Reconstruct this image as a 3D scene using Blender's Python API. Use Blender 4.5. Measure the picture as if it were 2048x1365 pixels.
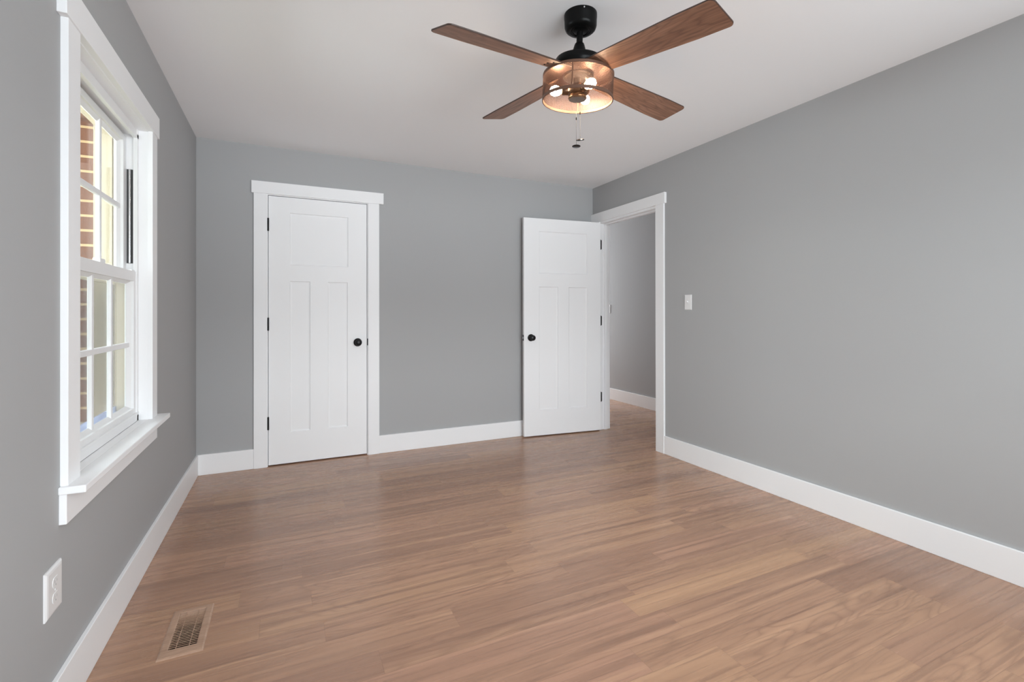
import bpy, bmesh, math, random
from mathutils import Matrix, Vector

for o in list(bpy.data.objects):
    bpy.data.objects.remove(o)
SC = bpy.context.scene
COL = SC.collection
PI = math.pi

# ---------------------------------------------------------------- camera
XL, XR, YB, YF, H = -0.589, 2.840, 4.095, -0.615, 2.44
cam = bpy.data.cameras.new('camera')
cam.sensor_fit = 'HORIZONTAL'
cam.sensor_width = 36.0
cam.lens = 959.58 / 2048 * 36.0
cam.shift_y = -(682.5 - 623.68) / 2048
cam.clip_start = 0.02
co = bpy.data.objects.new('camera', cam)
COL.objects.link(co)
yaw, pit, rol = 0.4394192, 0.0023437, -0.0013513
Fv = Vector((math.sin(yaw) * math.cos(pit), math.cos(yaw) * math.cos(pit), math.sin(pit)))
Rv = Vector((math.cos(yaw), -math.sin(yaw), 0))
Uv = Rv.cross(Fv)
R2 = Rv * math.cos(rol) + Uv * math.sin(rol)
U2 = Uv * math.cos(rol) - Rv * math.sin(rol)
co.matrix_world = Matrix(((R2.x, U2.x, -Fv.x, 0), (R2.y, U2.y, -Fv.y, 0), (R2.z, U2.z, -Fv.z, 1.1696), (0, 0, 0, 1)))
SC.camera = co

# ---------------------------------------------------------------- world, lights, exposure
w = bpy.data.worlds.new('sky')
SC.world = w
w.use_nodes = True
bgn = w.node_tree.nodes['Background']
bgn.inputs['Color'].default_value = (0.88, 0.95, 1.0, 1)
bgn.inputs['Strength'].default_value = 1.0


def area(name, loc, direction, sx, sy, power, color=(1, 1, 1), spread=180):
    l = bpy.data.lights.new(name, 'AREA')
    l.shape = 'RECTANGLE'
    l.size, l.size_y = sx, sy
    l.energy = power
    l.color = color
    l.spread = math.radians(spread)
    o = bpy.data.objects.new(name, l)
    COL.objects.link(o)
    o.location = loc
    o.rotation_euler = Vector(direction).to_track_quat('-Z', 'Y').to_euler()
    return o


DAY = (0.885, 0.953, 1.0)
# daylight reaching the side window; unseen fill lamps added behind the camera brighten the room;
# one more fill lamp is added at the hall's closed end to brighten it
area('daylight_side_sky', (-3.0, 3.3, 2.2), (1, -0.25, -0.28), 3.0, 2.0, 430, DAY)
area('daylight_side_yard', (-2.6, 2.4, 1.4), (1, 0, 0), 2.4, 2.0, 104, DAY)
area('front_fill_near', (2.3, YF - 0.4, 1.4), (-0.6, 1, 0.2), 1.0, 1.5, 28, DAY)
area('front_fill_level', (1.2, YF - 4.5, 1.4), (0.0, 1, 0.0), 4.0, 1.6, 240, DAY)
area('front_fill_low', (1.2, YF - 6.0, -0.9), (0.0, 1, 0.35), 6.0, 1.5, 280, DAY)
area('front_fill_high', (1.2, YF - 3.0, 3.4), (0.0, 1, -0.6), 4.0, 1.5, 300, DAY)
area('front_fill_right', (6.0, YF - 3.0, 1.5), (-1.2, 1, 0.0), 2.5, 2.0, 120, DAY)
area('hall_fill', (3.46, 7.05, 1.35), (0, -1, 0), 0.9, 2.0, 57, (0.97, 0.98, 1.0))
for nm, lc, dr, a_, b_ in (('side_window_portal', (-0.96, 2.32, 1.345), (1, 0, 0), 0.97, 1.42), ('front_opening_portal', (1.175, YF - 0.125, 1.40), (0, 1, 0), 2.75, 1.6)):  # sky portals at the side window and the added front opening
    po = area(nm, lc, dr, a_, b_, 1)
    po.data.cycles.is_portal = True

SC.view_settings.view_transform = 'Standard'
SC.view_settings.look = 'None'
SC.view_settings.gamma = 1.0
SC.view_settings.use_curve_mapping = False
SC.view_settings.exposure = -0.05
SC.cycles.max_bounces = 14
SC.cycles.diffuse_bounces = 10
SC.cycles.transparent_max_bounces = 24
SC.cycles.sample_clamp_indirect = 6.0


# ---------------------------------------------------------------- materials
def mat(name, color=(0.8, 0.8, 0.8), rough=0.5, metal=0.0, spec=0.5, bump=None, emit=None, coat=0.0):
    m = bpy.data.materials.new(name)
    m.use_nodes = True
    nt = m.node_tree
    b = nt.nodes['Principled BSDF']
    b.inputs['Base Color'].default_value = (*color, 1)
    b.inputs['Roughness'].default_value = rough
    b.inputs['Metallic'].default_value = metal
    b.inputs['Specular IOR Level'].default_value = spec
    b.inputs['Coat Weight'].default_value = coat
    if emit:
        b.inputs['Emission Color'].default_value = (*emit[0], 1)
        b.inputs['Emission Strength'].default_value = emit[1]
    if bump:
        n = nt.nodes.new('ShaderNodeTexNoise')
        n.inputs['Scale'].default_value = bump[0]
        n.inputs['Detail'].default_value = 3
        t = nt.nodes.new('ShaderNodeTexCoord')
        nt.links.new(t.outputs['Object'], n.inputs['Vector'])
        bp = nt.nodes.new('ShaderNodeBump')
        bp.inputs['Strength'].default_value = bump[1]
        bp.inputs['Distance'].default_value = 0.002
        nt.links.new(n.outputs['Fac'], bp.inputs['Height'])
        nt.links.new(bp.outputs['Normal'], b.inputs['Normal'])
    return m


class NG:
    """small helper for node graphs"""
    def __init__(s, m):
        s.nt = m.node_tree
        s.b = s.nt.nodes['Principled BSDF']

    def n(s, t, **kw):
        x = s.nt.nodes.new(t)
        for k, v in kw.items():
            setattr(x, k, v)
        return x

    def link(s, a, b):
        s.nt.links.new(a, b)

    def math(s, op, a, b=None, c=None, clamp=False):
        x = s.n('ShaderNodeMath', operation=op, use_clamp=clamp)
        for i, v in enumerate((a, b, c)):
            if v is None:
                continue
            if hasattr(v, 'links'):
                s.link(v, x.inputs[i])
            else:
                x.inputs[i].default_value = v
        return x.outputs[0]

    def comb(s, a, b, c):
        x = s.n('ShaderNodeCombineXYZ')
        for i, v in enumerate((a, b, c)):
            if hasattr(v, 'links'):
                s.link(v, x.inputs[i])
            else:
                x.inputs[i].default_value = v
        return x.outputs[0]

    def noise(s, vec, scale=1, detail=2, rough=0.5, dist=0.0):
        x = s.n('ShaderNodeTexNoise')
        x.inputs['Scale'].default_value = scale
        x.inputs['Detail'].default_value = detail
        x.inputs['Roughness'].default_value = rough
        x.inputs['Distortion'].default_value = dist
        s.link(vec, x.inputs['Vector'])
        return x.outputs['Fac']

    def ramp(s, fac, stops):
        x = s.n('ShaderNodeValToRGB')
        cr = x.color_ramp
        while len(cr.elements) < len(stops):
            cr.elements.new(0.5)
        for e, (p, c) in zip(cr.elements, stops):
            e.position = p
            e.color = (*c, 1) if len(c) == 3 else c
        s.link(fac, x.inputs['Fac'])
        return x.outputs['Color']

    def mix(s, fac, a, b, blend='MIX'):
        x = s.n('ShaderNodeMix', data_type='RGBA', blend_type=blend)
        for i, v in ((0, fac), (6, a), (7, b)):
            if hasattr(v, 'links'):
                s.link(v, x.inputs[i])
            elif i == 0:
                x.inputs[0].default_value = v
            else:
                x.inputs[i].default_value = (*v, 1)
        return x.outputs[2]

    def maprange(s, v, a, b, c, d):
        x = s.n('ShaderNodeMapRange')
        s.link(v, x.inputs[0])
        for i, q in enumerate((a, b, c, d)):
            x.inputs[1 + i].default_value = q
        return x.outputs[0]


def floor_material():
    m = mat('plank_floor', rough=0.3)
    g = NG(m)
    tc = g.n('ShaderNodeTexCoord')
    sp = g.n('ShaderNodeSeparateXYZ')
    g.link(tc.outputs['Object'], sp.inputs[0])
    x, y = sp.outputs[0], sp.outputs[1]
    PW, PL = 0.121, 1.02
    yy = g.math('DIVIDE', g.math('SUBTRACT', y, 0.011), PW)
    row = g.math('FLOOR', yy)
    fy = g.math('SUBTRACT', yy, row)
    wn = g.n('ShaderNodeTexWhiteNoise', noise_dimensions='1D')
    g.link(row, wn.inputs['W'])
    xs = g.math('DIVIDE', g.math('ADD', x, g.math('MULTIPLY', wn.outputs['Value'], 7.3)), PL)
    colm = g.math('FLOOR', xs)
    fx = g.math('SUBTRACT', xs, colm)
    w2 = g.n('ShaderNodeTexWhiteNoise', noise_dimensions='2D')
    g.link(g.comb(row, colm, 0), w2.inputs['Vector'])
    pid = w2.outputs['Value']
    s2 = g.n('ShaderNodeSeparateColor')
    g.link(w2.outputs['Color'], s2.inputs[0])
    pid2, pid3 = s2.outputs[1], s2.outputs[2]
    off = g.math('MULTIPLY', pid, 43.0)
    offz = g.math('MULTIPLY', pid2, 29.0)
    # cathedral figure: contour lines of a stretched noise field
    xo = g.math('ADD', g.math('MULTIPLY', x, 1.5), off)
    field = g.noise(g.comb(xo, g.math('MULTIPLY', y, 10.0), offz), 1.0, 1.5, 0.4, 0.30)
    rings = g.math('PINGPONG', g.math('MULTIPLY', field, 13.0), 0.5)
    rings = g.maprange(rings, 0.0, 0.5, 0.0, 1.0)
    ringdark = g.math('POWER', g.math('SUBTRACT', 1.0, rings), 3.0)
    figured = g.maprange(pid2, 0.25, 0.85, 0.05, 0.55)
    # long streaks and fine straight grain
    grain = g.noise(g.comb(g.math('ADD', g.math('MULTIPLY', x, 2.6), off), g.math('MULTIPLY', y, 95.0), offz), 1.0, 2.0, 0.5, 0.25)
    broad = g.noise(g.comb(g.math('ADD', g.math('MULTIPLY', x, 0.75), off), g.math('MULTIPLY', y, 26.0), offz), 1.0, 2.5, 0.5, 0.35)
    tone = g.ramp(pid3, [(0.0, (0.350, 0.200, 0.134)), (0.25, (0.415, 0.240, 0.156)), (0.6, (0.446, 0.263, 0.163)),
                         (0.85, (0.437, 0.249, 0.168)), (1.0, (0.490, 0.292, 0.174))])
    streak = g.maprange(broad, 0.47, 0.70, 0.0, 1.0)
    c1 = g.mix(g.math('MULTIPLY', streak, g.maprange(pid, 0.0, 1.0, 0.30, 0.85)), tone, (0.246, 0.140, 0.096))
    lite = g.maprange(broad, 0.43, 0.25, 0.0, 1.0)
    c2 = g.mix(g.math('MULTIPLY', lite, 0.5), c1, (0.601, 0.372, 0.231))
    c3 = g.mix(g.math('MULTIPLY', ringdark, figured), c2, (0.250, 0.140, 0.092))
    gr = g.maprange(grain, 0.52, 0.70, 0.0, 1.0)
    c4 = g.mix(g.math('MULTIPLY', gr, 0.38), c3, (0.218, 0.122, 0.084))
    # seams
    ey = g.math('MINIMUM', fy, g.math('SUBTRACT', 1.0, fy))
    ex = g.math('MINIMUM', fx, g.math('SUBTRACT', 1.0, fx))
    sy = g.maprange(ey, 0.0, 0.012, 1.0, 0.0)
    sx = g.maprange(ex, 0.0, 0.0014, 1.0, 0.0)
    seam = g.math('MAXIMUM', sy, sx)
    c5 = g.mix(g.math('MULTIPLY', seam, 0.55), c4, (0.22, 0.12, 0.08))
    g.link(c5, g.b.inputs['Base Color'])
    g.link(g.maprange(grain, 0.3, 0.7, 0.22, 0.30), g.b.inputs['Roughness'])
    bp = g.n('ShaderNodeBump')
    bp.inputs['Strength'].default_value = 0.05
    bp.inputs['Distance'].default_value = 0.001
    g.link(g.math('SUBTRACT', grain, g.math('MULTIPLY', seam, 1.0)), bp.inputs['Height'])
    g.link(bp.outputs['Normal'], g.b.inputs['Normal'])
    g.b.inputs['Specular IOR Level'].default_value = 0.5
    return m


def wood_material(name, base, dark, lightc, rough=0.45, stretch=2.0, ringk=0.5):
    """wood with its grain along the object's own x axis"""
    m = mat(name, rough=rough)
    g = NG(m)
    tc = g.n('ShaderNodeTexCoord')
    oi = g.n('ShaderNodeObjectInfo')
    sp = g.n('ShaderNodeSeparateXYZ')
    g.link(tc.outputs['Object'], sp.inputs[0])
    x, y = sp.outputs[0], sp.outputs[1]
    off = g.math('MULTIPLY', oi.outputs['Random'], 37.0)
    field = g.noise(g.comb(g.math('ADD', g.math('MULTIPLY', x, stretch), off), g.math('MULTIPLY', y, 11.0), off), 1.0, 2.0, 0.5, 0.5)
    rings = g.math('PINGPONG', g.math('MULTIPLY', field, 12.0), 0.5)
    rd = g.math('POWER', g.math('SUBTRACT', 1.0, g.maprange(rings, 0, 0.5, 0, 1)), 2.0)
    grain = g.noise(g.comb(g.math('ADD', g.math('MULTIPLY', x, 5.0), off), g.math('MULTIPLY', y, 150.0), off), 1.0, 3.0, 0.6, 0.3)
    broad = g.noise(g.comb(g.math('ADD', g.math('MULTIPLY', x, 1.6), off), g.math('MULTIPLY', y, 25.0), off), 1.0, 2.0, 0.5, 0.5)
    c = g.mix(g.maprange(broad, 0.35, 0.7, 0.0, 1.0), lightc, base)
    c = g.mix(g.math('MULTIPLY', rd, ringk), c, dark)
    c = g.mix(g.math('MULTIPLY', g.maprange(grain, 0.4, 0.7, 0, 1), 0.5), c, dark)
    g.link(c, g.b.inputs['Base Color'])
    return m


def brick_material():
    m = mat('red_brick', rough=0.85)
    g = NG(m)
    tc = g.n('ShaderNodeTexCoord')
    sp = g.n('ShaderNodeSeparateXYZ')
    g.link(tc.outputs['Object'], sp.inputs[0])
    u = g.math('ADD', g.math('ADD', sp.outputs[0], sp.outputs[1]), 0.06)
    v = g.math('ADD', sp.outputs[2], 0.008)
    br = g.n('ShaderNodeTexBrick')
    br.offset = 0.0
    br.inputs['Scale'].default_value = 1.0
    br.inputs['Brick Width'].default_value = 0.215
    br.inputs['Row Height'].default_value = 0.0677
    br.inputs['Mortar Size'].default_value = 0.0058
    br.inputs['Mortar Smooth'].default_value = 0.08
    br.inputs['Color1'].default_value = (0.22, 0.078, 0.032, 1)
    br.inputs['Color2'].default_value = (0.165, 0.060, 0.028, 1)
    br.inputs['Mortar'].default_value = (0.68, 0.48, 0.25, 1)
    g.link(g.comb(u, v, 0), br.inputs['Vector'])
    n = g.noise(g.comb(g.math('MULTIPLY', u, 110.0), g.math('MULTIPLY', v, 22.0), 0), 1.0, 3.0, 0.6, 0.5)
    c = g.mix(g.maprange(n, 0.35, 0.7, 0.0, 0.45), br.outputs['Color'], (0.29, 0.13, 0.062))
    c2 = g.mix(br.outputs['Fac'], c, br.outputs['Color'])
    g.link(c2, g.b.inputs['Base Color'])
    bp = g.n('ShaderNodeBump')
    bp.inputs['Strength'].default_value = 0.5
    bp.inputs['Distance'].default_value = 0.004
    g.link(g.math('SUBTRACT', g.math('MULTIPLY', n, 0.4), br.outputs['Fac']), bp.inputs['Height'])
    g.link(bp.outputs['Normal'], g.b.inputs['Normal'])
    return m


def glass_material():
    m = bpy.data.materials.new('window_glass')
    m.use_nodes = True
    nt = m.node_tree
    nt.nodes.clear()
    out = nt.nodes.new('ShaderNodeOutputMaterial')
    tr = nt.nodes.new('ShaderNodeBsdfTransparent')
    tr.inputs[0].default_value = (0.96, 0.98, 0.97, 1)
    gl = nt.nodes.new('ShaderNodeBsdfGlossy')
    gl.inputs['Roughness'].default_value = 0.02
    fr = nt.nodes.new('ShaderNodeFresnel')
    # the same reflectance entering and leaving the pane
    ge = nt.nodes.new('ShaderNodeNewGeometry')
    mr = nt.nodes.new('ShaderNodeMapRange')
    mr.inputs[3].default_value = 1.27
    mr.inputs[4].default_value = 1 / 1.27
    nt.links.new(ge.outputs['Backfacing'], mr.inputs[0])
    nt.links.new(mr.outputs[0], fr.inputs['IOR'])
    mx = nt.nodes.new('ShaderNodeMixShader')
    nt.links.new(fr.outputs[0], mx.inputs[0])
    nt.links.new(tr.outputs[0], mx.inputs[1])
    nt.links.new(gl.outputs[0], mx.inputs[2])
    nt.links.new(mx.outputs[0], out.inputs[0])
    return m


def screen_material():
    """fine grey insect mesh, too fine to resolve: part of the light passes between its threads"""
    m = bpy.data.materials.new('insect_screen')
    m.use_nodes = True
    nt = m.node_tree
    nt.nodes.clear()
    out = nt.nodes.new('ShaderNodeOutputMaterial')
    tr = nt.nodes.new('ShaderNodeBsdfTransparent')
    df = nt.nodes.new('ShaderNodeBsdfDiffuse')
    df.inputs[0].default_value = (0.06, 0.06, 0.06, 1)
    mx = nt.nodes.new('ShaderNodeMixShader')
    mx.inputs[0].default_value = 0.36
    nt.links.new(tr.outputs[0], mx.inputs[1])
    nt.links.new(df.outputs[0], mx.inputs[2])
    nt.links.new(mx.outputs[0], out.inputs[0])
    return m


M_WALL = mat('grey_wall_paint', (0.414, 0.418, 0.422), 0.75, spec=0.25, bump=(260, 0.06))
M_CEIL = mat('white_ceiling_paint', (0.92, 0.928, 0.94), 0.85, spec=0.2)
M_TRIM = mat('white_trim_paint', (0.89, 0.897, 0.907), 0.42, spec=0.35)
M_DOOR = mat('white_door_paint', (0.89, 0.897, 0.907), 0.45, spec=0.35)
M_VINYL = mat('white_vinyl', (0.84, 0.845, 0.85), 0.35, spec=0.4)
M_PLATE = mat('white_plastic', (0.80, 0.80, 0.80), 0.3)
M_BLACK = mat('black_metal', (0.012, 0.012, 0.013), 0.32, 0.6)
M_FANBLACK = mat('black_fan_enamel', (0.005, 0.005, 0.005), 0.3, 0.0, 0.12)
M_SLOT = mat('dark_slot', (0.05, 0.05, 0.05), 0.6)
M_FAINT = mat('shaded_slot', (0.42, 0.42, 0.42), 0.6)
M_CHROME = mat('bright_steel', (0.75, 0.75, 0.76), 0.2, 1.0)
M_FLOOR = floor_material()
M_BLADE = wood_material('walnut_blade_veneer', (0.255, 0.125, 0.075), (0.10, 0.045, 0.028), (0.36, 0.19, 0.12))
M_EDGE = mat('dark_blade_edge', (0.045, 0.022, 0.015), 0.4)
M_COPPER = mat('copper_mesh', (0.125, 0.078, 0.063), 0.55, 1.0)
M_RIM = mat('dark_copper_rim', (0.13, 0.066, 0.042), 0.5, 0.3)
M_PAN = mat('copper_pan', (0.26, 0.155, 0.115), 0.35, 1.0)
M_BRONZE = mat('bronze_fitting', (0.16, 0.10, 0.065), 0.3, 0.9)
M_BULB = mat('lit_bulb', (1, 0.85, 0.6), 0.2, emit=((1.0, 0.77, 0.53), 140.0))
M_CHAIN = mat('steel_chain', (0.20, 0.20, 0.20), 0.3, 1.0)
M_FOB = mat('black_fob', (0.012, 0.012, 0.013), 0.25)
M_REG = wood_material('wood_grained_register', (0.40, 0.25, 0.172), (0.28, 0.165, 0.11), (0.48, 0.31, 0.215), 0.4, 6.0, 0.25)
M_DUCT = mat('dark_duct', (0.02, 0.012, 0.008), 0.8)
M_BRICK = brick_material()
M_CREAM = mat('cream_exterior_trim', (0.56, 0.48, 0.345), 0.6)
M_BLUERAIL = mat('pale_blue_rail', (0.42, 0.48, 0.72), 0.3)
M_GLASS = glass_material()
M_SCREEN = screen_material()
M_GROUND = mat('lawn_ground', (0.14, 0.17, 0.07), 0.9, bump=(40, 0.5))


# ---------------------------------------------------------------- mesh helpers
def box(bm, x0, x1, y0, y1, z0, z1, mtx=None):
    vs = [bm.verts.new(p) for p in ((x0, y0, z0), (x1, y0, z0), (x1, y1, z0), (x0, y1, z0),
                                    (x0, y0, z1), (x1, y0, z1), (x1, y1, z1), (x0, y1, z1))]
    for f in ((0, 3, 2, 1), (4, 5, 6, 7), (0, 1, 5, 4), (1, 2, 6, 5), (2, 3, 7, 6), (3, 0, 4, 7)):
        bm.faces.new([vs[i] for i in f])
    if mtx is not None:
        bmesh.ops.transform(bm, matrix=mtx, verts=vs)
    return vs


def lathe(bm, prof, n=48, mtx=None, cap=True):
    """prof: list of (r, z); spun about z"""
    rings = []
    for r, z in prof:
        if r < 1e-6:
            rings.append([bm.verts.new((0, 0, z))])
        else:
            rings.append([bm.verts.new((r * math.cos(2 * PI * i / n), r * math.sin(2 * PI * i / n), z)) for i in range(n)])
    for a, b in zip(rings, rings[1:]):
        for i in range(n):
            j = (i + 1) % n
            if len(a) == 1 and len(b) == 1:
                continue
            if len(a) == 1:
                bm.faces.new((a[0], b[j], b[i]))
            elif len(b) == 1:
                bm.faces.new((a[i], a[j], b[0]))
            else:
                bm.faces.new((a[i], a[j], b[j], b[i]))
    if cap:
        for rg in (rings[0], rings[-1]):
            if len(rg) > 2:
                bm.faces.new(rg)
    vs = [v for rg in rings for v in rg]
    if mtx is not None:
        bmesh.ops.transform(bm, matrix=mtx, verts=vs)
    return vs


def ringband(bm, r0, r1, z0, z1, n=72):
    """closed hoop of rectangular section with eased edges"""
    e = min(abs(r1 - r0), abs(z1 - z0)) * 0.25
    prof = [(r0 + e, z0), (r1 - e, z0), (r1, z0 + e), (r1, z1 - e), (r1 - e, z1), (r0 + e, z1), (r0, z1 - e), (r0, z0 + e)]
    rings = [[bm.verts.new((r * math.cos(2 * PI * i / n), r * math.sin(2 * PI * i / n), z)) for i in range(n)] for r, z in prof]
    for k in range(len(rings)):
        a, b = rings[k], rings[(k + 1) % len(rings)]
        for i in range(n):
            j = (i + 1) % n
            bm.faces.new((a[i], a[j], b[j], b[i]))


def obj(name, bm, m, parent=None, bevel=0.0, smooth=False, seg=2, mtx=None):
    bmesh.ops.recalc_face_normals(bm, faces=bm.faces)
    me = bpy.data.meshes.new(name)
    bm.to_mesh(me)
    bm.free()
    o = bpy.data.objects.new(name, me)
    COL.objects.link(o)
    for mm in (m if isinstance(m, (list, tuple)) else [m]):
        me.materials.append(mm)
    if smooth:
        me.polygons.foreach_set('use_smooth', [True] * len(me.polygons))
        try:
            me.set_sharp_from_angle(angle=math.radians(38))
        except Exception:
            pass
    if bevel:
        b = o.modifiers.new('bevel', 'BEVEL')
        b.width = bevel
        b.segments = seg
        b.limit_method = 'ANGLE'
        b.harden_normals = False
    if parent is not None:
        o.parent = parent
    if mtx is not None:
        o.matrix_local = mtx
    return o


def boxes(name, lst, m, parent=None, bevel=0.0, **kw):
    bm = bmesh.new()
    for b in lst:
        box(bm, *b)
    return obj(name, bm, m, parent, bevel, **kw)


def tag(o, label=None, cat=None, group=None, kind=None):
    if label:
        o['label'] = label
    if cat:
        o['category'] = cat
    if group:
        o['group'] = group
    if kind:
        o['kind'] = kind
    return o


def empty(name, loc=(0, 0, 0), rz=0.0):
    o = bpy.data.objects.new(name, None)
    COL.objects.link(o)
    o.location = loc
    o.rotation_euler = (0, 0, rz)
    o.empty_display_size = 0.1
    return o


def struct(o, label, cat):
    return tag(o, label, cat, kind='structure')


# ---------------------------------------------------------------- the room shell
HX = 3.972          # hall's far wall
WT = 0.11           # interior wall thickness
# register hole in the floor
RX0, RX1, RY0, RY1 = -0.372, -0.286, 2.008, 2.240
bm = bmesh.new()
fx0, fx1, fy0, fy1 = XL - 0.10, 4.10, YF - 0.12, 7.2
for (a, b, c, d) in ((fx0, fx1, fy0, RY0), (fx0, fx1, RY1, fy1), (fx0, RX0, RY0, RY1), (RX1, fx1, RY0, RY1)):
    box(bm, a, b, c, d, -0.03, 0.0)
struct(obj('floor', bm, M_FLOOR), 'warm brown wood plank floor running through the room and hall', 'floor')

# slab above everything
struct(boxes('ceiling', [(XL - 0.1, 4.1, YF - 0.12, 7.2, H, H + 0.12)], M_CEIL), 'plain white ceiling above the room', 'ceiling')

# window opening (left wall)
WY0, WY1, WZ0, WZ1 = 1.868, 2.785, 0.632, 2.040
XO = -0.700
struct(boxes('wall_left', [(XO, XL, YF - 0.12, WY0, 0, H), (XO, XL, WY1, YB + WT, 0, H),
                           (XO, XL, WY0, WY1, 0, WZ0), (XO, XL, WY0, WY1, WZ1, H)], M_WALL),
       'grey painted wall around the window on the left', 'wall')
# closet opening (back wall)
CX0, CX1, CZ = -0.145, 0.621, 2.085
struct(boxes('wall_back', [(XL, CX0, YB, YB + WT, 0, H), (CX1, XR + WT, YB, YB + WT, 0, H), (CX0, CX1, YB, YB + WT, CZ, H)], M_WALL),
       'grey painted wall around the closed white door', 'wall')
# hall opening (right wall)
DY0, DY1, DZ = 3.150, 3.962, 2.045
struct(boxes('wall_right', [(XR, XR + WT, YF, DY0 - 0.02, 0, H), (XR, XR + WT, DY1 + 0.02, YB, 0, H),
                            (XR, XR + WT, DY0 - 0.02, DY1 + 0.02, DZ + 0.02, H)], M_WALL),
       'long grey painted wall with the open doorway and light switch', 'wall')
# wall behind the camera; its wide opening is added to let fill light in
struct(boxes('wall_front', [(XL, -0.2, YF - 0.12, YF, 0, H), (2.55, 4.1, YF - 0.12, YF, 0, H),
                            (-0.2, 2.55, YF - 0.12, YF, 0, 0.60), (-0.2, 2.55, YF - 0.12, YF, 2.20, H)], M_WALL),
       'grey painted wall facing the two doors', 'wall')
struct(boxes('wall_hall', [(HX, HX + 0.12, YF, 7.2, 0, H)], M_WALL), 'grey hall wall seen through the open doorway', 'wall')
struct(boxes('wall_closet', [(XL, 1.6, YB + 0.75, YB + 0.85, 0, H), (1.5, 1.6, YB + WT, YB + 0.75, 0, H),
                             (XL - 0.1, XL, YB + WT, YB + 0.75, 0, H)], M_WALL), 'walls enclosing the space behind the closed door', 'wall')
struct(boxes('wall_passage', [(XR, XR + WT, YB + WT, 7.2, 0, H), (XR + WT, HX, 7.1, 7.2, 0, H)], M_WALL),
       'grey wall closing the far end of the hall', 'wall')

# baseboards
BH, BT = 0.148, 0.014


def baseboard(name, bx, label):
    o = boxes(name, bx, M_TRIM, bevel=0.002)
    return struct(o, label, 'baseboard')


baseboard('baseboard_left', [(XL, XL + BT, YF, YB, 0, BH)], 'white baseboard along the wall under the window')
baseboard('baseboard_back', [(XL + BT, -0.2235, YB - BT, YB, 0, BH), (0.6985, XR - BT, YB - BT, YB, 0, BH)], 'white baseboard on both sides of the closed door')
baseboard('baseboard_right', [(XR - BT, XR, YF, 3.0585, 0, BH)], 'white baseboard running toward the open doorway under the light switch')
baseboard('baseboard_front', [(XL + BT, XR - BT, YF, YF + BT, 0, BH)], 'white baseboard along the wall facing the doors')
baseboard('baseboard_hall', [(HX - BT, HX, YF, 7.1, 0, BH)], 'white baseboard in the hall beyond the open doorway')

# ---------------------------------------------------------------- door casings
# closed door
t1 = empty('trim_1', (0.24, YB, 0))
struct(t1, 'white flat casing framing the closed door', 'door casing')


def tpart(name, parent, bx, m=M_TRIM, bevel=0.0015):
    p = parent.matrix_basis.translation
    lst = [(a - p.x, b - p.x, c - p.y, d - p.y, e - p.z, f - p.z) for a, b, c, d, e, f in bx]
    return boxes(name, lst, m, parent, bevel)


tpart('side_casing', t1, [(-0.223, -0.133, YB - 0.018, YB, 0, 2.075)])
tpart('side_casing', t1, [(0.609, 0.698, YB - 0.018, YB, 0, 2.075)])
tpart('head_casing', t1, [(-0.238, 0.733, YB - 0.023, YB, 2.075, 2.166)])
tpart('jamb', t1, [(-0.145, -0.128, YB - 0.004, YB + WT, 0, 2.085), (0.604, 0.621, YB - 0.004, YB + WT, 0, 2.085),
                   (-0.128, 0.604, YB - 0.004, YB + WT, 2.070, 2.085),
                   (-0.128, -0.115, YB + 0.042, YB + WT, 0, 2.070), (0.591, 0.604, YB + 0.042, YB + WT, 0, 2.070),
                   (-0.115, 0.591, YB + 0.042, YB + WT, 2.056, 2.070)], bevel=0)
# open doorway
t2 = empty('trim_2', (XR, 3.55, 0))
struct(t2, 'white flat casing framing the open doorway to the hall', 'door casing')
tpart('side_casing', t2, [(XR - 0.018, XR, 3.059, DY0 + 0.004, 0, 2.075)])
tpart('side_casing', t2, [(XR - 0.018, XR, DY1 - 0.004, DY1 + 0.086, 0, 2.075)])
tpart('head_casing', t2, [(XR - 0.023, XR, 3.040, YB - 0.002, 2.075, 2.166)])
tpart('jamb', t2, [(XR - 0.004, XR + WT + 0.002, DY0 - 0.020, DY0, 0, DZ + 0.028), (XR - 0.004, XR + WT + 0.002, DY1, DY1 + 0.020, 0, DZ + 0.028),
                   (XR - 0.004, XR + WT + 0.002, DY0, DY1, DZ + 0.012, DZ + 0.03)], bevel=0.001)
tpart('door_stop', t2, [(XR + 0.040, XR + 0.075, DY0, DY0 + 0.011, 0, DZ + 0.012), (XR + 0.040, XR + 0.075, DY1 - 0.011, DY1, 0, DZ + 0.012),
                        (XR + 0.040, XR + 0.075, DY0 + 0.011, DY1 - 0.011, DZ, DZ + 0.012)], bevel=0.001)


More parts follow.
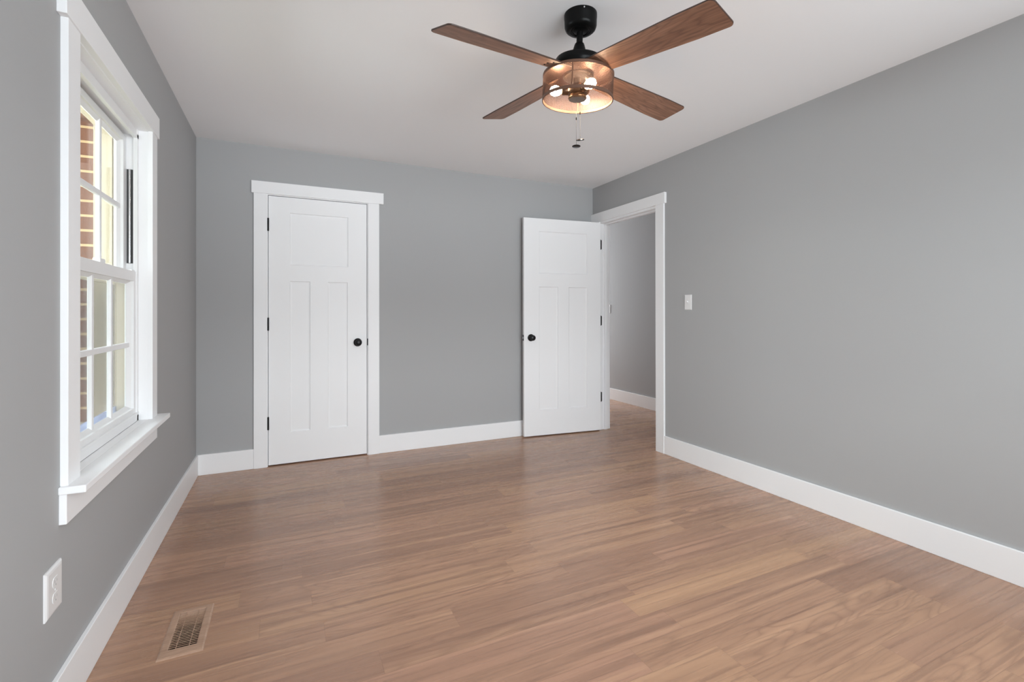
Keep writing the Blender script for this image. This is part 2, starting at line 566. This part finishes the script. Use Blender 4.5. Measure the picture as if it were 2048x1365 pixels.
# ---------------------------------------------------------------- doors
def door_leaf(name, W, HT, panels, T=0.035):
    """leaf in local space: x 0..W, z 0..HT, visible face at y = 0, back at y = T. panels: (x0, x1, z0, z1)"""
    bm = bmesh.new()
    xs = sorted({0, W, *[p[0] for p in panels], *[p[1] for p in panels]})
    zs = sorted({0, HT, *[p[2] for p in panels], *[p[3] for p in panels]})
    for y in (0.0, T):
        for i in range(len(xs) - 1):
            for k in range(len(zs) - 1):
                cx, cz = (xs[i] + xs[i + 1]) / 2, (zs[k] + zs[k + 1]) / 2
                if any(a < cx < b and c < cz < d for a, b, c, d in panels):
                    continue
                q = [bm.verts.new(p) for p in ((xs[i], y, zs[k]), (xs[i + 1], y, zs[k]), (xs[i + 1], y, zs[k + 1]), (xs[i], y, zs[k + 1]))]
                bm.faces.new(q)
    # outer edges
    for a, b in (((0, 0), (W, 0)), ((W, 0), (W, HT)), ((W, HT), (0, HT)), ((0, HT), (0, 0))):
        q = [bm.verts.new(p) for p in ((a[0], 0, a[1]), (b[0], 0, b[1]), (b[0], T, b[1]), (a[0], T, a[1]))]
        bm.faces.new(q)
    bmesh.ops.remove_doubles(bm, verts=bm.verts, dist=1e-5)
    o = obj(name, bm, M_DOOR)
    for a, b, c, d in panels:
        bm = bmesh.new()
        prev = {}
        for y0, s in ((0.0, 1), (T, -1)):
            loops = []
            for ins, dep in ((0, 0), (0.004, 0.006), (0.014, 0.0075)):
                y = y0 + s * dep
                loops.append([bm.verts.new(p) for p in ((a + ins, y, c + ins), (b - ins, y, c + ins), (b - ins, y, d - ins), (a + ins, y, d - ins))])
            for l0, l1 in zip(loops, loops[1:]):
                for i in range(4):
                    j = (i + 1) % 4
                    bm.faces.new((l0[i], l0[j], l1[j], l1[i]))
            bm.faces.new(loops[-1])
            prev[s] = loops[0]
        for i in range(4):
            j = (i + 1) % 4
            bm.faces.new((prev[1][i], prev[1][j], prev[-1][j], prev[-1][i]))
        obj('panel', bm, M_DOOR, o)
    return o


def knob(parent, x, z, T=0.035, back=True):
    """black round knob with its rosette, on the visible face (and on the back)"""
    for s in ((1, -1) if back else (1,)):
        base = Matrix.Translation((x, 0 if s == 1 else T, z)) @ Matrix.Rotation(PI / 2 * s, 4, 'X')
        bm = bmesh.new()
        lathe(bm, [(0.0, 0.018), (0.010, 0.018), (0.0095, 0.030), (0.012, 0.036), (0.020, 0.040), (0.0255, 0.047),
                   (0.0265, 0.054), (0.024, 0.060), (0.020, 0.0635), (0.0195, 0.062), (0.010, 0.0655), (0.0, 0.066)], 40, cap=False)
        k = obj('knob', bm, M_BLACK, parent, smooth=True, mtx=base)
        bm = bmesh.new()
        lathe(bm, [(0.0, 0.0), (0.033, 0.0), (0.0335, 0.004), (0.031, 0.009), (0.022, 0.012), (0.013, 0.019), (0.0, 0.019)], 40, cap=False)
        obj('rosette', bm, M_BLACK, k, smooth=True)


def hinge(parent, x, z, plate_side, knuckle=True, y=-0.004):
    bm = bmesh.new()
    if knuckle:
        lathe(bm, [(0.0, -0.050), (0.004, -0.050), (0.0065, -0.047), (0.0065, 0.047), (0.004, 0.050), (0.0, 0.050)], 14, cap=False)
        box(bm, -0.0022, 0.0022, 0.0, 0.034, -0.045, 0.045)
    return obj('hinge', bm, M_BLACK, parent, smooth=True, mtx=Matrix.Translation((x, y, z)))


D1W, D1H = 0.7235, 2.0565
d1 = door_leaf('door_1', D1W, D1H, [(0.147, 0.578, 1.533, 1.937), (0.147, 0.293, 0.238, 1.408), (0.423, 0.574, 0.238, 1.408)])
d1.location = (-0.1236, YB + 0.002, 0.009)
struct(d1, 'closed white three-panel door with a black knob in the back wall', 'door')
for z in (1.845, 1.085, 0.328):
    hinge(d1, -0.0025, z - 0.009, 0)
knob(d1, 0.652, 0.920)
bm = bmesh.new()
box(bm, -0.0035, 0.0035, -0.0070, 0.0015, -0.028, 0.028)
obj('strike_plate', bm, M_BLACK, t1, bevel=0.001, mtx=Matrix.Translation((0.606 - 0.24, 0.002, 0.930)))

# open door, hinged on the far jamb, swung flat toward the back wall
D2W, D2H = 0.812, 2.052
d2 = door_leaf('door_2', D2W, D2H, [(0.152, 0.660, 1.533, 1.930), (0.152, 0.350, 0.238, 1.405), (0.462, 0.660, 0.238, 1.405)])
# local +x runs from the free edge to the hinge edge
hx, hy = 2.815, 3.926
ang = -math.radians(5.8)
d2.rotation_euler = (0, 0, ang)
d2.location = (hx - D2W * math.cos(ang), hy - D2W * math.sin(ang), 0.010)
struct(d2, 'open white three-panel door swung into the room from the doorway', 'door')
knob(d2, 0.070, 0.925)
bm = bmesh.new()
box(bm, -0.0015, 0.0015, -0.0115, 0.0115, -0.028, 0.028)
lp = obj('latch_plate', bm, M_BLACK, d2, bevel=0.0008, mtx=Matrix.Translation((-0.0006, 0.0165, 0.925)))
bm = bmesh.new()
box(bm, -0.010, 0.0, -0.006, 0.006, -0.008, 0.008)
obj('latch_bolt', bm, M_CHROME, lp, bevel=0.002)
for z in (1.845, 1.090, 0.334):
    # leaf plate with rounded outer corners let into the hinge edge, and its knuckle on the far face
    bm = bmesh.new()
    pts = [(0.0, -0.050), (0.012, -0.050), (0.021, -0.042), (0.021, 0.042), (0.012, 0.050), (0.0, 0.050)]
    f = [bm.verts.new((px, 0.0, pz)) for px, pz in pts]
    b = [bm.verts.new((px, 0.003, pz)) for px, pz in pts]
    bm.faces.new(f)
    bm.faces.new(b[::-1])
    for i in range(6):
        j = (i + 1) % 6
        bm.faces.new((f[i], b[i], b[j], f[j]))
    obj('hinge', bm, M_BLACK, t2, mtx=Matrix.Translation((2.816 - XR, 3.936 - 3.55, z)))

# ---------------------------------------------------------------- the window
win = empty('window_1', (XL, 2.325, 0.66))
struct(win, 'white double-hung window with divided panes in the left wall', 'window')
JY0, JY1 = 1.888, 2.765       # clear opening between the jambs
tpart('jamb', win, [(-0.70, XL - 0.0 + 0.002, WY0, JY0, 0.640, 2.030), (-0.70, XL + 0.002, JY1, WY1, 0.640, 2.030),
                    (-0.70, XL + 0.002, JY0, JY1, 2.022, 2.040)], bevel=0.001)
tpart('side_casing', win, [(XL, XL + 0.019, 1.799, JY0 + 0.001, 0.672, 2.027)])
tpart('side_casing', win, [(XL, XL + 0.019, JY1 - 0.001, 2.853, 0.672, 2.027)])
tpart('head_casing', win, [(XL, XL + 0.024, 1.772, 2.874, 2.025, 2.127)], bevel=0.002)
tpart('stool', win, [(-0.625, XL, JY0, JY1, 0.650, 0.672), (XL, XL + 0.063, 1.785, 2.900, 0.650, 0.672)], bevel=0.003)
tpart('apron', win, [(XL, XL + 0.018, 1.792, 2.858, 0.563, 0.651)])
# vinyl frame with sill, head and inner stops
fr = tpart('vinyl_frame', win, [
    (-0.704, -0.624, JY0, JY1, 0.672, 0.708), (-0.632, -0.622, JY0, JY1, 0.700, 0.713),
    (-0.704, -0.626, JY0, JY1, 1.996, 2.022), (-0.704, -0.690, JY0, JY1, 1.978, 1.998), (-0.640, -0.624, JY0, JY1, 1.980, 2.000),
    (-0.704, -0.624, JY0, JY0 + 0.010, 0.672, 2.022), (-0.664, -0.640, JY1 - 0.010, JY1, 0.672, 1.370),
    (-0.640, -0.624, JY1 - 0.022, JY1, 0.672, 2.022), (-0.640, -0.624, JY0, JY0 + 0.022, 0.672, 2.022),
    (-0.704, -0.668, JY1 - 0.010, JY1, 1.370, 2.022), (-0.668, -0.640, JY1 - 0.010, JY1, 1.835, 2.022),
    (-0.668, -0.640, JY1 - 0.010, JY1, 1.370, 1.400), (-0.668, -0.640, JY1 - 0.004, JY1, 1.400, 1.835)], M_VINYL, bevel=0.001)
tpart('outer_track', win, [(-0.704, -0.664, JY1 - 0.010, JY1, 0.708, 1.322)], M_CREAM, 0.001)
# balance track with its steel rod in the far jamb above the lower sash
tr = boxes('balance_track', [(-0.667, -0.641, JY1 - 0.0055 - 2.325, JY1 - 0.004 - 2.325, 1.400 - 0.66, 1.835 - 0.66)], M_SLOT, fr)
tr.location = (0, 0, 0)
tr.parent = fr
for v in tr.data.vertices:
    v.co.x -= XL
bm = bmesh.new()
lathe(bm, [(0.0048, 1.402 - 0.66), (0.0048, 1.833 - 0.66)], 14, Matrix.Translation((-0.655 - XL, JY1 - 0.0105 - 2.325, 0)))
obj('balance_rod', bm, M_CHROME, tr, smooth=True)


def sash(name, xf, xg, xbk, y0, y1, z0, z1, stile, top, bottom, cols, zm, mw):
    """xf face, xg glass, xbk back; stiles and rails, glazing bead, muntin grid and one pane per light"""
    s = tpart(name, win, [(xbk, xf, y0, y0 + stile, z0, z1), (xbk, xf, y1 - stile, y1, z0, z1),
                          (xbk, xf, y0 + stile, y1 - stile, z1 - top, z1), (xbk, xf, y0 + stile, y1 - stile, z0, z0 + bottom)], M_VINYL, 0.0012)
    gy0, gy1, gz0, gz1 = y0 + stile, y1 - stile, z0 + bottom, z1 - top
    p = win.location
    # sloped bead from the sash edge to the glass
    bm = bmesh.new()
    for x0, x1, ins in ((xf - 0.010, xg, 0.014),):
        a = [(x0, gy0, gz0), (x0, gy1, gz0), (x0, gy1, gz1), (x0, gy0, gz1)]
        b = [(x1, gy0 + ins, gz0 + ins), (x1, gy1 - ins, gz0 + ins), (x1, gy1 - ins, gz1 - ins), (x1, gy0 + ins, gz1 - ins)]
        c = [(x1, q[1], q[2]) for q in a]
        A, B, Cc = ([bm.verts.new((q[0] - p.x, q[1] - p.y, q[2] - p.z)) for q in L] for L in (a, b, c))
        for i in range(4):
            j = (i + 1) % 4
            bm.faces.new((A[i], A[j], B[j], B[i]))
            bm.faces.new((B[i], B[j], Cc[j], Cc[i]))
            bm.faces.new((Cc[i], Cc[j], A[j], A[i]))
    obj('glazing_bead', bm, M_VINYL, s)
    # muntins
    bm = bmesh.new()
    for yc in cols:
        box(bm, xg - 0.004 - p.x, xg + 0.011 - p.x, yc - mw / 2 - p.y, yc + mw / 2 - p.y, gz0 - p.z, gz1 - p.z)
    box(bm, xg - 0.0045 - p.x, xg + 0.0115 - p.x, gy0 - p.y, gy1 - p.y, zm - mw / 2 - p.z, zm + mw / 2 - p.z)
    obj('muntin', bm, M_VINYL, s, 0.003)
    ys = [gy0] + list(cols) + [gy1]
    zs = [gz0, zm, gz1]
    for i in range(len(ys) - 1):
        for k in range(2):
            bm = bmesh.new()
            box(bm, xg - 0.0015 - p.x, xg + 0.0015 - p.x, ys[i] - p.y, ys[i + 1] - p.y, zs[k] - p.z, zs[k + 1] - p.z)
            obj('pane', bm, M_GLASS, s)
    return s


ls = sash('lower_sash', -0.630, -0.657, -0.664, JY0 + 0.010, JY1 - 0.010, 0.700, 1.362, 0.040, 0.046, 0.036, (2.260, 2.474), 1.026, 0.022)
us = sash('upper_sash', -0.668, -0.690, -0.700, JY0 + 0.010, JY1 - 0.010, 1.320, 1.984, 0.042, 0.028, 0.040, (2.185, 2.462), 1.655, 0.022)
# sash lock on the meeting rail and tilt latch
bm = bmesh.new()
box(bm, -0.656 - XL, -0.634 - XL, 2.700 - 2.325, 2.745 - 2.325, 1.362 - 0.66, 1.369 - 0.66)
obj('tilt_latch', bm, M_VINYL, ls, 0.002)
bm = bmesh.new()
box(bm, -0.660 - XL, -0.636 - XL, 2.30 - 2.325, 2.36 - 2.325, 1.362 - 0.66, 1.380 - 0.66)
obj('sash_lock', bm, M_VINYL, ls, 0.004)
# insect screen over the lower half, outside
SY0, SY1 = 1.868, 2.781
sc_ = tpart('screen_frame', win, [(-0.717, -0.709, SY0, SY1, 1.300, 1.316), (-0.717, -0.709, SY0, SY0 + 0.014, 0.720, 1.300),
                                  (-0.717, -0.709, SY1 - 0.010, SY1, 0.720, 1.300)], M_CREAM, 0.001)
tpart('screen_rail', win, [(-0.7175, -0.7085, SY0, SY1, 0.7005, 0.742)], M_BLUERAIL, 0.001)  # bottom rail of the screen, coloured pale blue
p = win.location
bm = bmesh.new()
box(bm, -0.7135 - p.x, -0.7125 - p.x, SY0 + 0.014 - p.y, SY1 - 0.010 - p.y, 0.742 - p.z, 1.300 - p.z)
obj('screen_mesh', bm, M_SCREEN, sc_)

# ---------------------------------------------------------------- outside the window
BY0, BY1, BZ0, BZ1 = 1.83, 2.815, 0.63, 2.062
struct(boxes('wall_outside', [(-0.900, -0.797, -2.0, BY0, -0.3, 2.9), (-0.900, -0.797, BY1, 5.5, -0.3, 2.9),
                              (-0.900, -0.797, BY0, BY1, -0.3, BZ0 - 0.06), (-0.900, -0.797, BY0, BY1, BZ1, 2.9)], M_BRICK),
       'red brick outer wall with tan mortar seen through the window', 'brick wall')
t3 = empty('trim_3', (-0.75, 2.32, 0.66))
struct(t3, 'cream painted boards lining the outside of the window', 'window trim')
tpart('side_board', t3, [(-0.797, -0.729, 2.790, 2.815, 0.66, BZ1), (-0.7225, -0.7045, 2.784, 2.815, 0.66, BZ1)], M_CREAM, 0.001)
tpart('side_board', t3, [(-0.797, -0.7045, 1.83, 1.865, 0.66, BZ1)], M_CREAM, 0.001)
tpart('head_board', t3, [(-0.797, -0.755, 1.865, 2.790, 2.030, BZ1), (-0.751, -0.7045, 1.865, 2.784, 2.024, BZ1)], M_CREAM, 0.001)
tpart('sill_board', t3, [(-0.920, -0.7045, 1.83, 2.815, 0.60, 0.672)], M_CREAM, 0.002)
struct(boxes('ground', [(-14, -0.92, -8, 16, -0.45, -0.35)], M_GROUND), 'lawn outside the window', 'ground')

# ---------------------------------------------------------------- ceiling fan
fan = empty('ceiling_fan', (1.136, 1.725, H))
tag(fan, 'four-blade ceiling fan with walnut blades and a lit copper mesh drum', 'ceiling fan')
TILT = Matrix.Rotation(0.0723, 4, 'X')

bm = bmesh.new()
lathe(bm, [(0.0, 0.0), (0.0695, 0.0), (0.0695, -0.016), (0.0685, -0.018), (0.068, -0.050), (0.064, -0.061), (0.056, -0.068),
           (0.044, -0.069), (0.042, -0.067), (0.036, -0.0705), (0.033, -0.068), (0.024, -0.072), (0.0, -0.072)], 64, cap=False)
cn = obj('canopy', bm, M_FANBLACK, fan, smooth=True)
for a in (2.2, 4.35):
    bm = bmesh.new()
    lathe(bm, [(0.0, 0.004), (0.003, 0.003), (0.004, 0.0), (0.0, 0.0)], 12, cap=False)
    obj('screw', bm, M_CHROME, cn, smooth=True,
        mtx=Matrix.Translation((0.069 * math.cos(a), 0.069 * math.sin(a), -0.009)) @ Matrix.Rotation(a, 4, 'Z') @ Matrix.Rotation(PI / 2, 4, 'Y'))
bm = bmesh.new()
lathe(bm, [(0.0135, -0.062), (0.0135, -0.130)], 24)
obj('downrod', bm, M_FANBLACK, fan, smooth=True, mtx=TILT)
bm = bmesh.new()
lathe(bm, [(0.0, -0.116), (0.0155, -0.116), (0.019, -0.119), (0.0225, -0.128), (0.029, -0.150), (0.035, -0.172), (0.036, -0.185), (0.0, -0.185)], 40, cap=False)
obj('coupling_cover', bm, M_FANBLACK, fan, smooth=True, mtx=TILT)
bm = bmesh.new()
lathe(bm, [(0.0, -0.183), (0.088, -0.183), (0.098, -0.186), (0.102, -0.192), (0.103, -0.214), (0.096, -0.226), (0.0, -0.226)], 64, cap=False)
obj('motor_housing', bm, M_FANBLACK, fan, smooth=True, mtx=TILT)


def blade_mesh():
    """local x radial from .085 to .668, y across, z thickness"""
    out = []
    r0, r1, w0, w1, rc = 0.082, 0.6685, 0.052, 0.0735, 0.020
    out.append((r0, -w0))
    n = 10
    # slight swell along the long sides
    for i in range(1, n):
        t = i / n
        out.append((r0 + (r1 - rc - r0) * t, -(w0 + (w1 - w0) * min(1, t * 1.25) ** 0.8)))
    for i in range(7):
        a = -PI / 2 + PI / 2 * i / 6
        out.append((r1 - rc + rc * math.cos(a), -w1 + rc + rc * math.sin(a)))
    for i in range(7):
        a = PI / 2 * i / 6
        out.append((r1 - rc + rc * math.cos(a) - 0.002, w1 - rc + rc * math.sin(a)))
    for i in range(n - 1, 0, -1):
        t = i / n
        out.append((r0 + (r1 - rc - r0) * t, (w0 + (w1 - w0) * min(1, t * 1.25) ** 0.8)))
    out.append((r0, w0))
    bm = bmesh.new()
    T = 0.0030
    e = 0.0012
    cx = (r0 + r1) / 2

    def ring(z, ins):
        vs = []
        m = len(out)
        for i, (x, y) in enumerate(out):
            a = Vector(out[i - 1])
            b = Vector(out[(i + 1) % m])
            d = (b - a).normalized()
            vs.append(bm.verts.new((x - d.y * ins, y + d.x * ins, z)))
        return vs
    rg = [ring(-T, e), ring(-T + e, 0), ring(T - e, 0), ring(T, e)]
    for a, b in zip(rg, rg[1:]):
        for i in range(len(a)):
            j = (i + 1) % len(a)
            f = bm.faces.new((a[i], a[j], b[j], b[i]))
            f.material_index = 1
    bm.faces.new(rg[0]).material_index = 0
    bm.faces.new(rg[-1]).material_index = 0
    return bm


A0 = math.radians(-169.16)
bl = None
BZ = -0.236
screws = []
for k in range(4):
    mtx = TILT @ Matrix.Translation((0, 0, BZ)) @ Matrix.Rotation(A0 + k * PI / 2, 4, 'Z') @ Matrix.Rotation(math.radians(2.5), 4, 'Y') @ Matrix.Rotation(-0.2167, 4, 'X')
    if bl is None:
        bl = obj('blade', blade_mesh(), [M_BLADE, M_EDGE], fan, mtx=mtx)
        for sy, sx_ in ((-0.030, 0.165), (0.0, 0.172), (0.030, 0.165)):
            bm = bmesh.new()
            lathe(bm, [(0.0, -0.0055), (0.003, -0.005), (0.0045, -0.003), (0.0, -0.003)], 12, cap=False)
            screws.append(obj('screw', bm, M_FANBLACK, bl, smooth=True, mtx=Matrix.Translation((sx_, sy, 0))))
        # iron arm that carries the blade, above it
        bm = bmesh.new()
        box(bm, 0.06, 0.19, -0.030, 0.030, 0.003, 0.007)
        screws.append(obj('blade_iron', bm, M_FANBLACK, bl, 0.001))
    else:
        b2 = bl.copy()
        COL.objects.link(b2)
        b2.parent = fan
        b2.matrix_local = mtx
        for s in screws:
            c = s.copy()
            COL.objects.link(c)
            c.parent = b2
            c.matrix_local = s.matrix_local.copy()

# drum: perforated copper sheet between two hoops
DR, DT, DB = 0.1495, -0.252, -0.356
bm = bmesh.new()
NC, rows = 176, 46
hz = (DT - DB) / rows
vg = {}


def dv(i, j):
    i %= NC * 2
    if (i, j) not in vg:
        a = PI * i / NC
        vg[(i, j)] = bm.verts.new((DR * math.cos(a), DR * math.sin(a), DB + hz * j))
    return vg[(i, j)]


for j in range(rows - 1):
    for i in range(NC * 2):
        if (i + j) % 2:
            continue
        # diamond with corners left, bottom, right, top
        P = [dv(i - 1, j + 1), dv(i, j), dv(i + 1, j + 1), dv(i, j + 2)] if j + 2 <= rows else None
        if P is None:
            continue
        c = sum((v.co for v in P), Vector()) / 4
        q = [bm.verts.new(c + (v.co - c) * 0.72) for v in P]
        for k in range(4):
            l = (k + 1) % 4
            bm.faces.new((P[k], P[l], q[l], q[k]))
ms = obj('lamp_shade', bm, M_COPPER, fan, mtx=TILT)
so = ms.modifiers.new('sheet', 'SOLIDIFY')
so.thickness = 0.0007
so.offset = 0
bm = bmesh.new()
ringband(bm, 0.1475, 0.1520, DT - 0.007, DT + 0.004)
obj('rim', bm, M_RIM, ms, smooth=True)
bm = bmesh.new()
ringband(bm, 0.1475, 0.1520, DB - 0.004, DB + 0.009)
obj('rim', bm, M_RIM, ms, smooth=True)
for a in (math.radians(-131), math.radians(-28), math.radians(57), math.radians(150)):
    bm = bmesh.new()
    box(bm, 0.1478, 0.1512, -0.0024, 0.0024, DB, DT, Matrix.Rotation(a, 4, 'Z'))
    obj('strut', bm, M_RIM, ms)
# light kit inside the drum
bm = bmesh.new()
lathe(bm, [(0.0, -0.246), (0.1475, -0.246), (0.1475, -0.2485), (0.085, -0.252), (0.0, -0.252)], 72, cap=False)
obj('light_pan', bm, M_PAN, fan, smooth=True, mtx=TILT)
bm = bmesh.new()
lathe(bm, [(0.0, -0.252), (0.062, -0.252), (0.066, -0.257), (0.064, -0.263), (0.050, -0.268), (0.033, -0.271), (0.030, -0.290),
           (0.034, -0.296), (0.046, -0.300), (0.050, -0.308), (0.050, -0.322), (0.044, -0.330), (0.036, -0.334), (0.039, -0.340),
           (0.040, -0.347), (0.036, -0.353), (0.0, -0.354)], 56, cap=False)
lk = obj('light_kit', bm, M_BRONZE, fan, smooth=True, mtx=TILT)
yaw2 = math.pi / 2 - 0.4394   # direction the camera looks, as an angle
for th in (PI, -1.13, 1.10):
    # angles given in (picture-right, depth) terms, turned into the room's x, y
    a = th - 0.4394
    mx = Matrix.Rotation(a, 4, 'Z') @ Matrix.Translation((0, 0, -0.314)) @ Matrix.Rotation(PI / 2 + 0.04, 4, 'Y')
    bm = bmesh.new()
    lathe(bm, [(0.0, 0.040), (0.017, 0.040), (0.019, 0.044), (0.0185, 0.066), (0.016, 0.070), (0.0, 0.070)], 28, cap=False)
    sk = obj('socket', bm, M_BRONZE, lk, smooth=True, mtx=mx)
    bm = bmesh.new()
    lathe(bm, [(0.0, 0.069), (0.0, 0.069), (0.011, 0.069), (0.012, 0.074), (0.0155, 0.082), (0.018, 0.092), (0.018, 0.103), (0.0145, 0.114), (0.0125, 0.074), (0.018, 0.082), (0.021, 0.092), (0.021, 0.102), (0.0165, 0.114), (0.008, 0.1195), (0.0, 0.1205)], 28, cap=False)
    obj('bulb', bm, M_BULB, lk, smooth=True, mtx=mx)

# pull chains
for (dx, dy, zend, lean) in ((-0.010, -0.006, 1.884, 0.0), (0.012, -0.002, 1.916, 0.28)):
    top = TILT @ Vector((dx, dy, -0.352))
    z0, z1 = top.z, zend - H
    bm = bmesh.new()
    zc = z0
    while zc > z1 + 0.004:
        bmesh.ops.create_icosphere(bm, subdivisions=1, radius=0.0013, matrix=Matrix.Translation((top.x, top.y, zc)))
        zc -= 0.0043
    lathe(bm, [(0.0004, z1), (0.0004, z0)], 6, Matrix.Translation((top.x, top.y, 0)))
    ch = obj('pull_chain', bm, M_CHAIN, fan, smooth=True)
    bm = bmesh.new()
    zm = z0 + (z1 - z0) * (0.33 if lean else 0.42)
    lathe(bm, [(0.0, 0.006), (0.0022, 0.005), (0.0022, -0.005), (0.0, -0.006)], 12, cap=False)
    obj('chain_link', bm, M_FANBLACK, ch, smooth=True, mtx=Matrix.Translation((top.x, top.y, zm)))
    bm = bmesh.new()
    lathe(bm, [(0.0, 0.0052), (0.004, 0.005), (0.014, 0.0034), (0.0180, 0.0012), (0.0180, -0.0012), (0.014, -0.0034), (0.0, -0.004)], 32, cap=False)
    obj('fob', bm, M_FOB, ch, smooth=True, mtx=Matrix.Translation((top.x, top.y, z1)) @ Matrix.Rotation(-lean, 4, 'Y') @ Matrix.Rotation(lean, 4, 'X'))


# ---------------------------------------------------------------- switches and outlet
def plate_mesh(w, h, t=0.006, e=0.006):
    """wall plate standing in local x-z, its back on y = 0 and its face toward -y"""
    bm = bmesh.new()
    a, b = w / 2, h / 2
    L = []
    for ins, y in ((0, 0), (0, -t * 0.45), (e * 0.45, -t * 0.85), (e, -t)):
        L.append([bm.verts.new(q) for q in ((-a + ins, y, -b + ins), (a - ins, y, -b + ins), (a - ins, y, b - ins), (-a + ins, y, b - ins))])
    for l0, l1 in zip(L, L[1:]):
        for i in range(4):
            j = (i + 1) % 4
            bm.faces.new((l0[i], l0[j], l1[j], l1[i]))
    bm.faces.new(L[0])
    bm.faces.new(L[-1])
    return bm


def light_switch(loc, rz, w, h, label):
    r = empty('light_switch', loc, rz)
    tag(r, label, 'light switch', 'light switches')
    pl = obj('wall_plate', plate_mesh(w, h), M_PLATE, r)
    bm = bmesh.new()
    box(bm, -0.006, 0.006, -0.0068, -0.0055, -0.013, 0.013)
    obj('toggle_bezel', bm, M_PLATE, pl, 0.0005)
    bm = bmesh.new()
    box(bm, -0.0042, 0.0042, -0.017, 0.0, -0.0045, 0.0045, Matrix.Translation((0, -0.005, 0.001)) @ Matrix.Rotation(-0.45, 4, 'X'))
    obj('toggle', bm, M_PLATE, r, 0.001)
    for s in (1, -1):
        bm = bmesh.new()
        lathe(bm, [(0.0, 0.001), (0.0025, 0.0008), (0.003, 0.0), (0.0, 0.0)], 14, Matrix.Translation((0, -0.006, 0.030 * s * h / 0.117)) @ Matrix.Rotation(PI / 2, 4, 'X'), cap=False)
        obj('screw', bm, M_PLATE, pl)
    return r


light_switch((XR, 2.804, 1.249), -PI / 2, 0.070, 0.118, 'white toggle light switch on the long grey wall beside the open doorway')
light_switch((HX, 5.345, 1.220), -PI / 2, 0.070, 0.115, 'pale light switch on the hall wall, half hidden by the door jamb')

ou = empty('wall_outlet', (XL, 1.747, 0.403), PI / 2)
tag(ou, 'white electrical outlet low on the wall under the window', 'outlet')
pl = obj('wall_plate', plate_mesh(0.102, 0.130, 0.008, 0.010), M_PLATE, ou)
for s in (1, -1):
    bm = bmesh.new()
    n = 28
    f, b = [], []
    for i in range(n):
        a = 2 * PI * i / n
        x, z = 0.0185 * math.cos(a), max(-0.0135, min(0.0135, 0.0185 * math.sin(a)))
        f.append(bm.verts.new((x, -0.0092, z)))
        b.append(bm.verts.new((x, -0.007, z)))
    bm.faces.new(f)
    for i in range(n):
        j = (i + 1) % n
        bm.faces.new((f[i], f[j], b[j], b[i]))
    rc = obj('receptacle', bm, M_PLATE, ou, mtx=Matrix.Translation((0, 0, 0.0215 * s)))
    bm = bmesh.new()
    box(bm, -0.0075, -0.0055, -0.0094, -0.0085, -0.002, 0.006)
    box(bm, 0.0055, 0.0075, -0.0094, -0.0085, -0.001, 0.006)
    lathe(bm, [(0.0, 0.0094), (0.0024, 0.0094), (0.0024, 0.0085), (0.0, 0.0085)], 12, Matrix.Translation((0, 0, -0.0075)) @ Matrix.Rotation(PI / 2, 4, 'X'), cap=False)
    obj('slot', bm, M_FAINT, rc)
bm = bmesh.new()
lathe(bm, [(0.0, 0.0012), (0.0025, 0.001), (0.003, 0.0), (0.0, 0.0)], 14, Matrix.Translation((0, -0.008, 0)) @ Matrix.Rotation(PI / 2, 4, 'X'), cap=False)
obj('screw', bm, M_PLATE, pl)

# ---------------------------------------------------------------- floor register
rg = empty('floor_register', (-0.3285, 2.112, 0.0))
tag(rg, 'wood-coloured slotted register set in the floor below the window', 'floor vent')
X0, X1, Y0, Y1 = -0.0690, 0.0675, -0.149, 0.150
x0, x1, y0, y1 = RX0 + 0.3285 - 0.002, RX1 + 0.3285 + 0.002, RY0 - 2.112 - 0.002, RY1 - 2.112 + 0.002
bm = bmesh.new()
loops = []
for (a, b, c, d, z) in ((X0, X1, Y0, Y1, 0.0), (X0 + 0.001, X1 - 0.001, Y0 + 0.001, Y1 - 0.001, 0.0025), (X0 + 0.006, X1 - 0.006, Y0 + 0.006, Y1 - 0.006, 0.0050),
                        (x0 - 0.001, x1 + 0.001, y0 - 0.001, y1 + 0.001, 0.0050), (x0 + 0.003, x1 - 0.003, y0 + 0.003, y1 - 0.003, 0.0040), (x0 + 0.003, x1 - 0.003, y0 + 0.003, y1 - 0.003, -0.012)):
    loops.append([bm.verts.new(q) for q in ((a, c, z), (b, c, z), (b, d, z), (a, d, z))])
for l0, l1 in zip(loops, loops[1:]):
    for i in range(4):
        j = (i + 1) % 4
        bm.faces.new((l0[i], l0[j], l1[j], l1[i]))
obj('vent_frame', bm, M_REG, rg)
ns = 23
bm = bmesh.new()
box(bm, x0 + 0.003, x1 - 0.003, -0.0008, 0.0008, -0.0024, 0.0022)
sl0 = None
for i in range(ns):
    # the louvres of the far half are turned toward the room, those of the near half away
    turn = 0.75 if i < 12 else 0.75 - 0.10 * (i - 11)
    mx = Matrix.Translation((0, y0 + (y1 - y0) * (i + 0.5) / ns, 0.001)) @ Matrix.Rotation(turn, 4, 'X')
    if sl0 is None:
        sl0 = obj('slat', bm, M_REG, rg, mtx=mx)
        continue
    sl = sl0.copy()
    COL.objects.link(sl)
    sl.parent = rg
    sl.matrix_local = mx
for q in (0.27, 0.71):
    bm = bmesh.new()
    xc = x0 + (x1 - x0) * q
    box(bm, xc - 0.0009, xc + 0.0009, y0 + 0.003, y1 - 0.003, -0.003, 0.0028)
    obj('cross_bar', bm, M_REG, rg)
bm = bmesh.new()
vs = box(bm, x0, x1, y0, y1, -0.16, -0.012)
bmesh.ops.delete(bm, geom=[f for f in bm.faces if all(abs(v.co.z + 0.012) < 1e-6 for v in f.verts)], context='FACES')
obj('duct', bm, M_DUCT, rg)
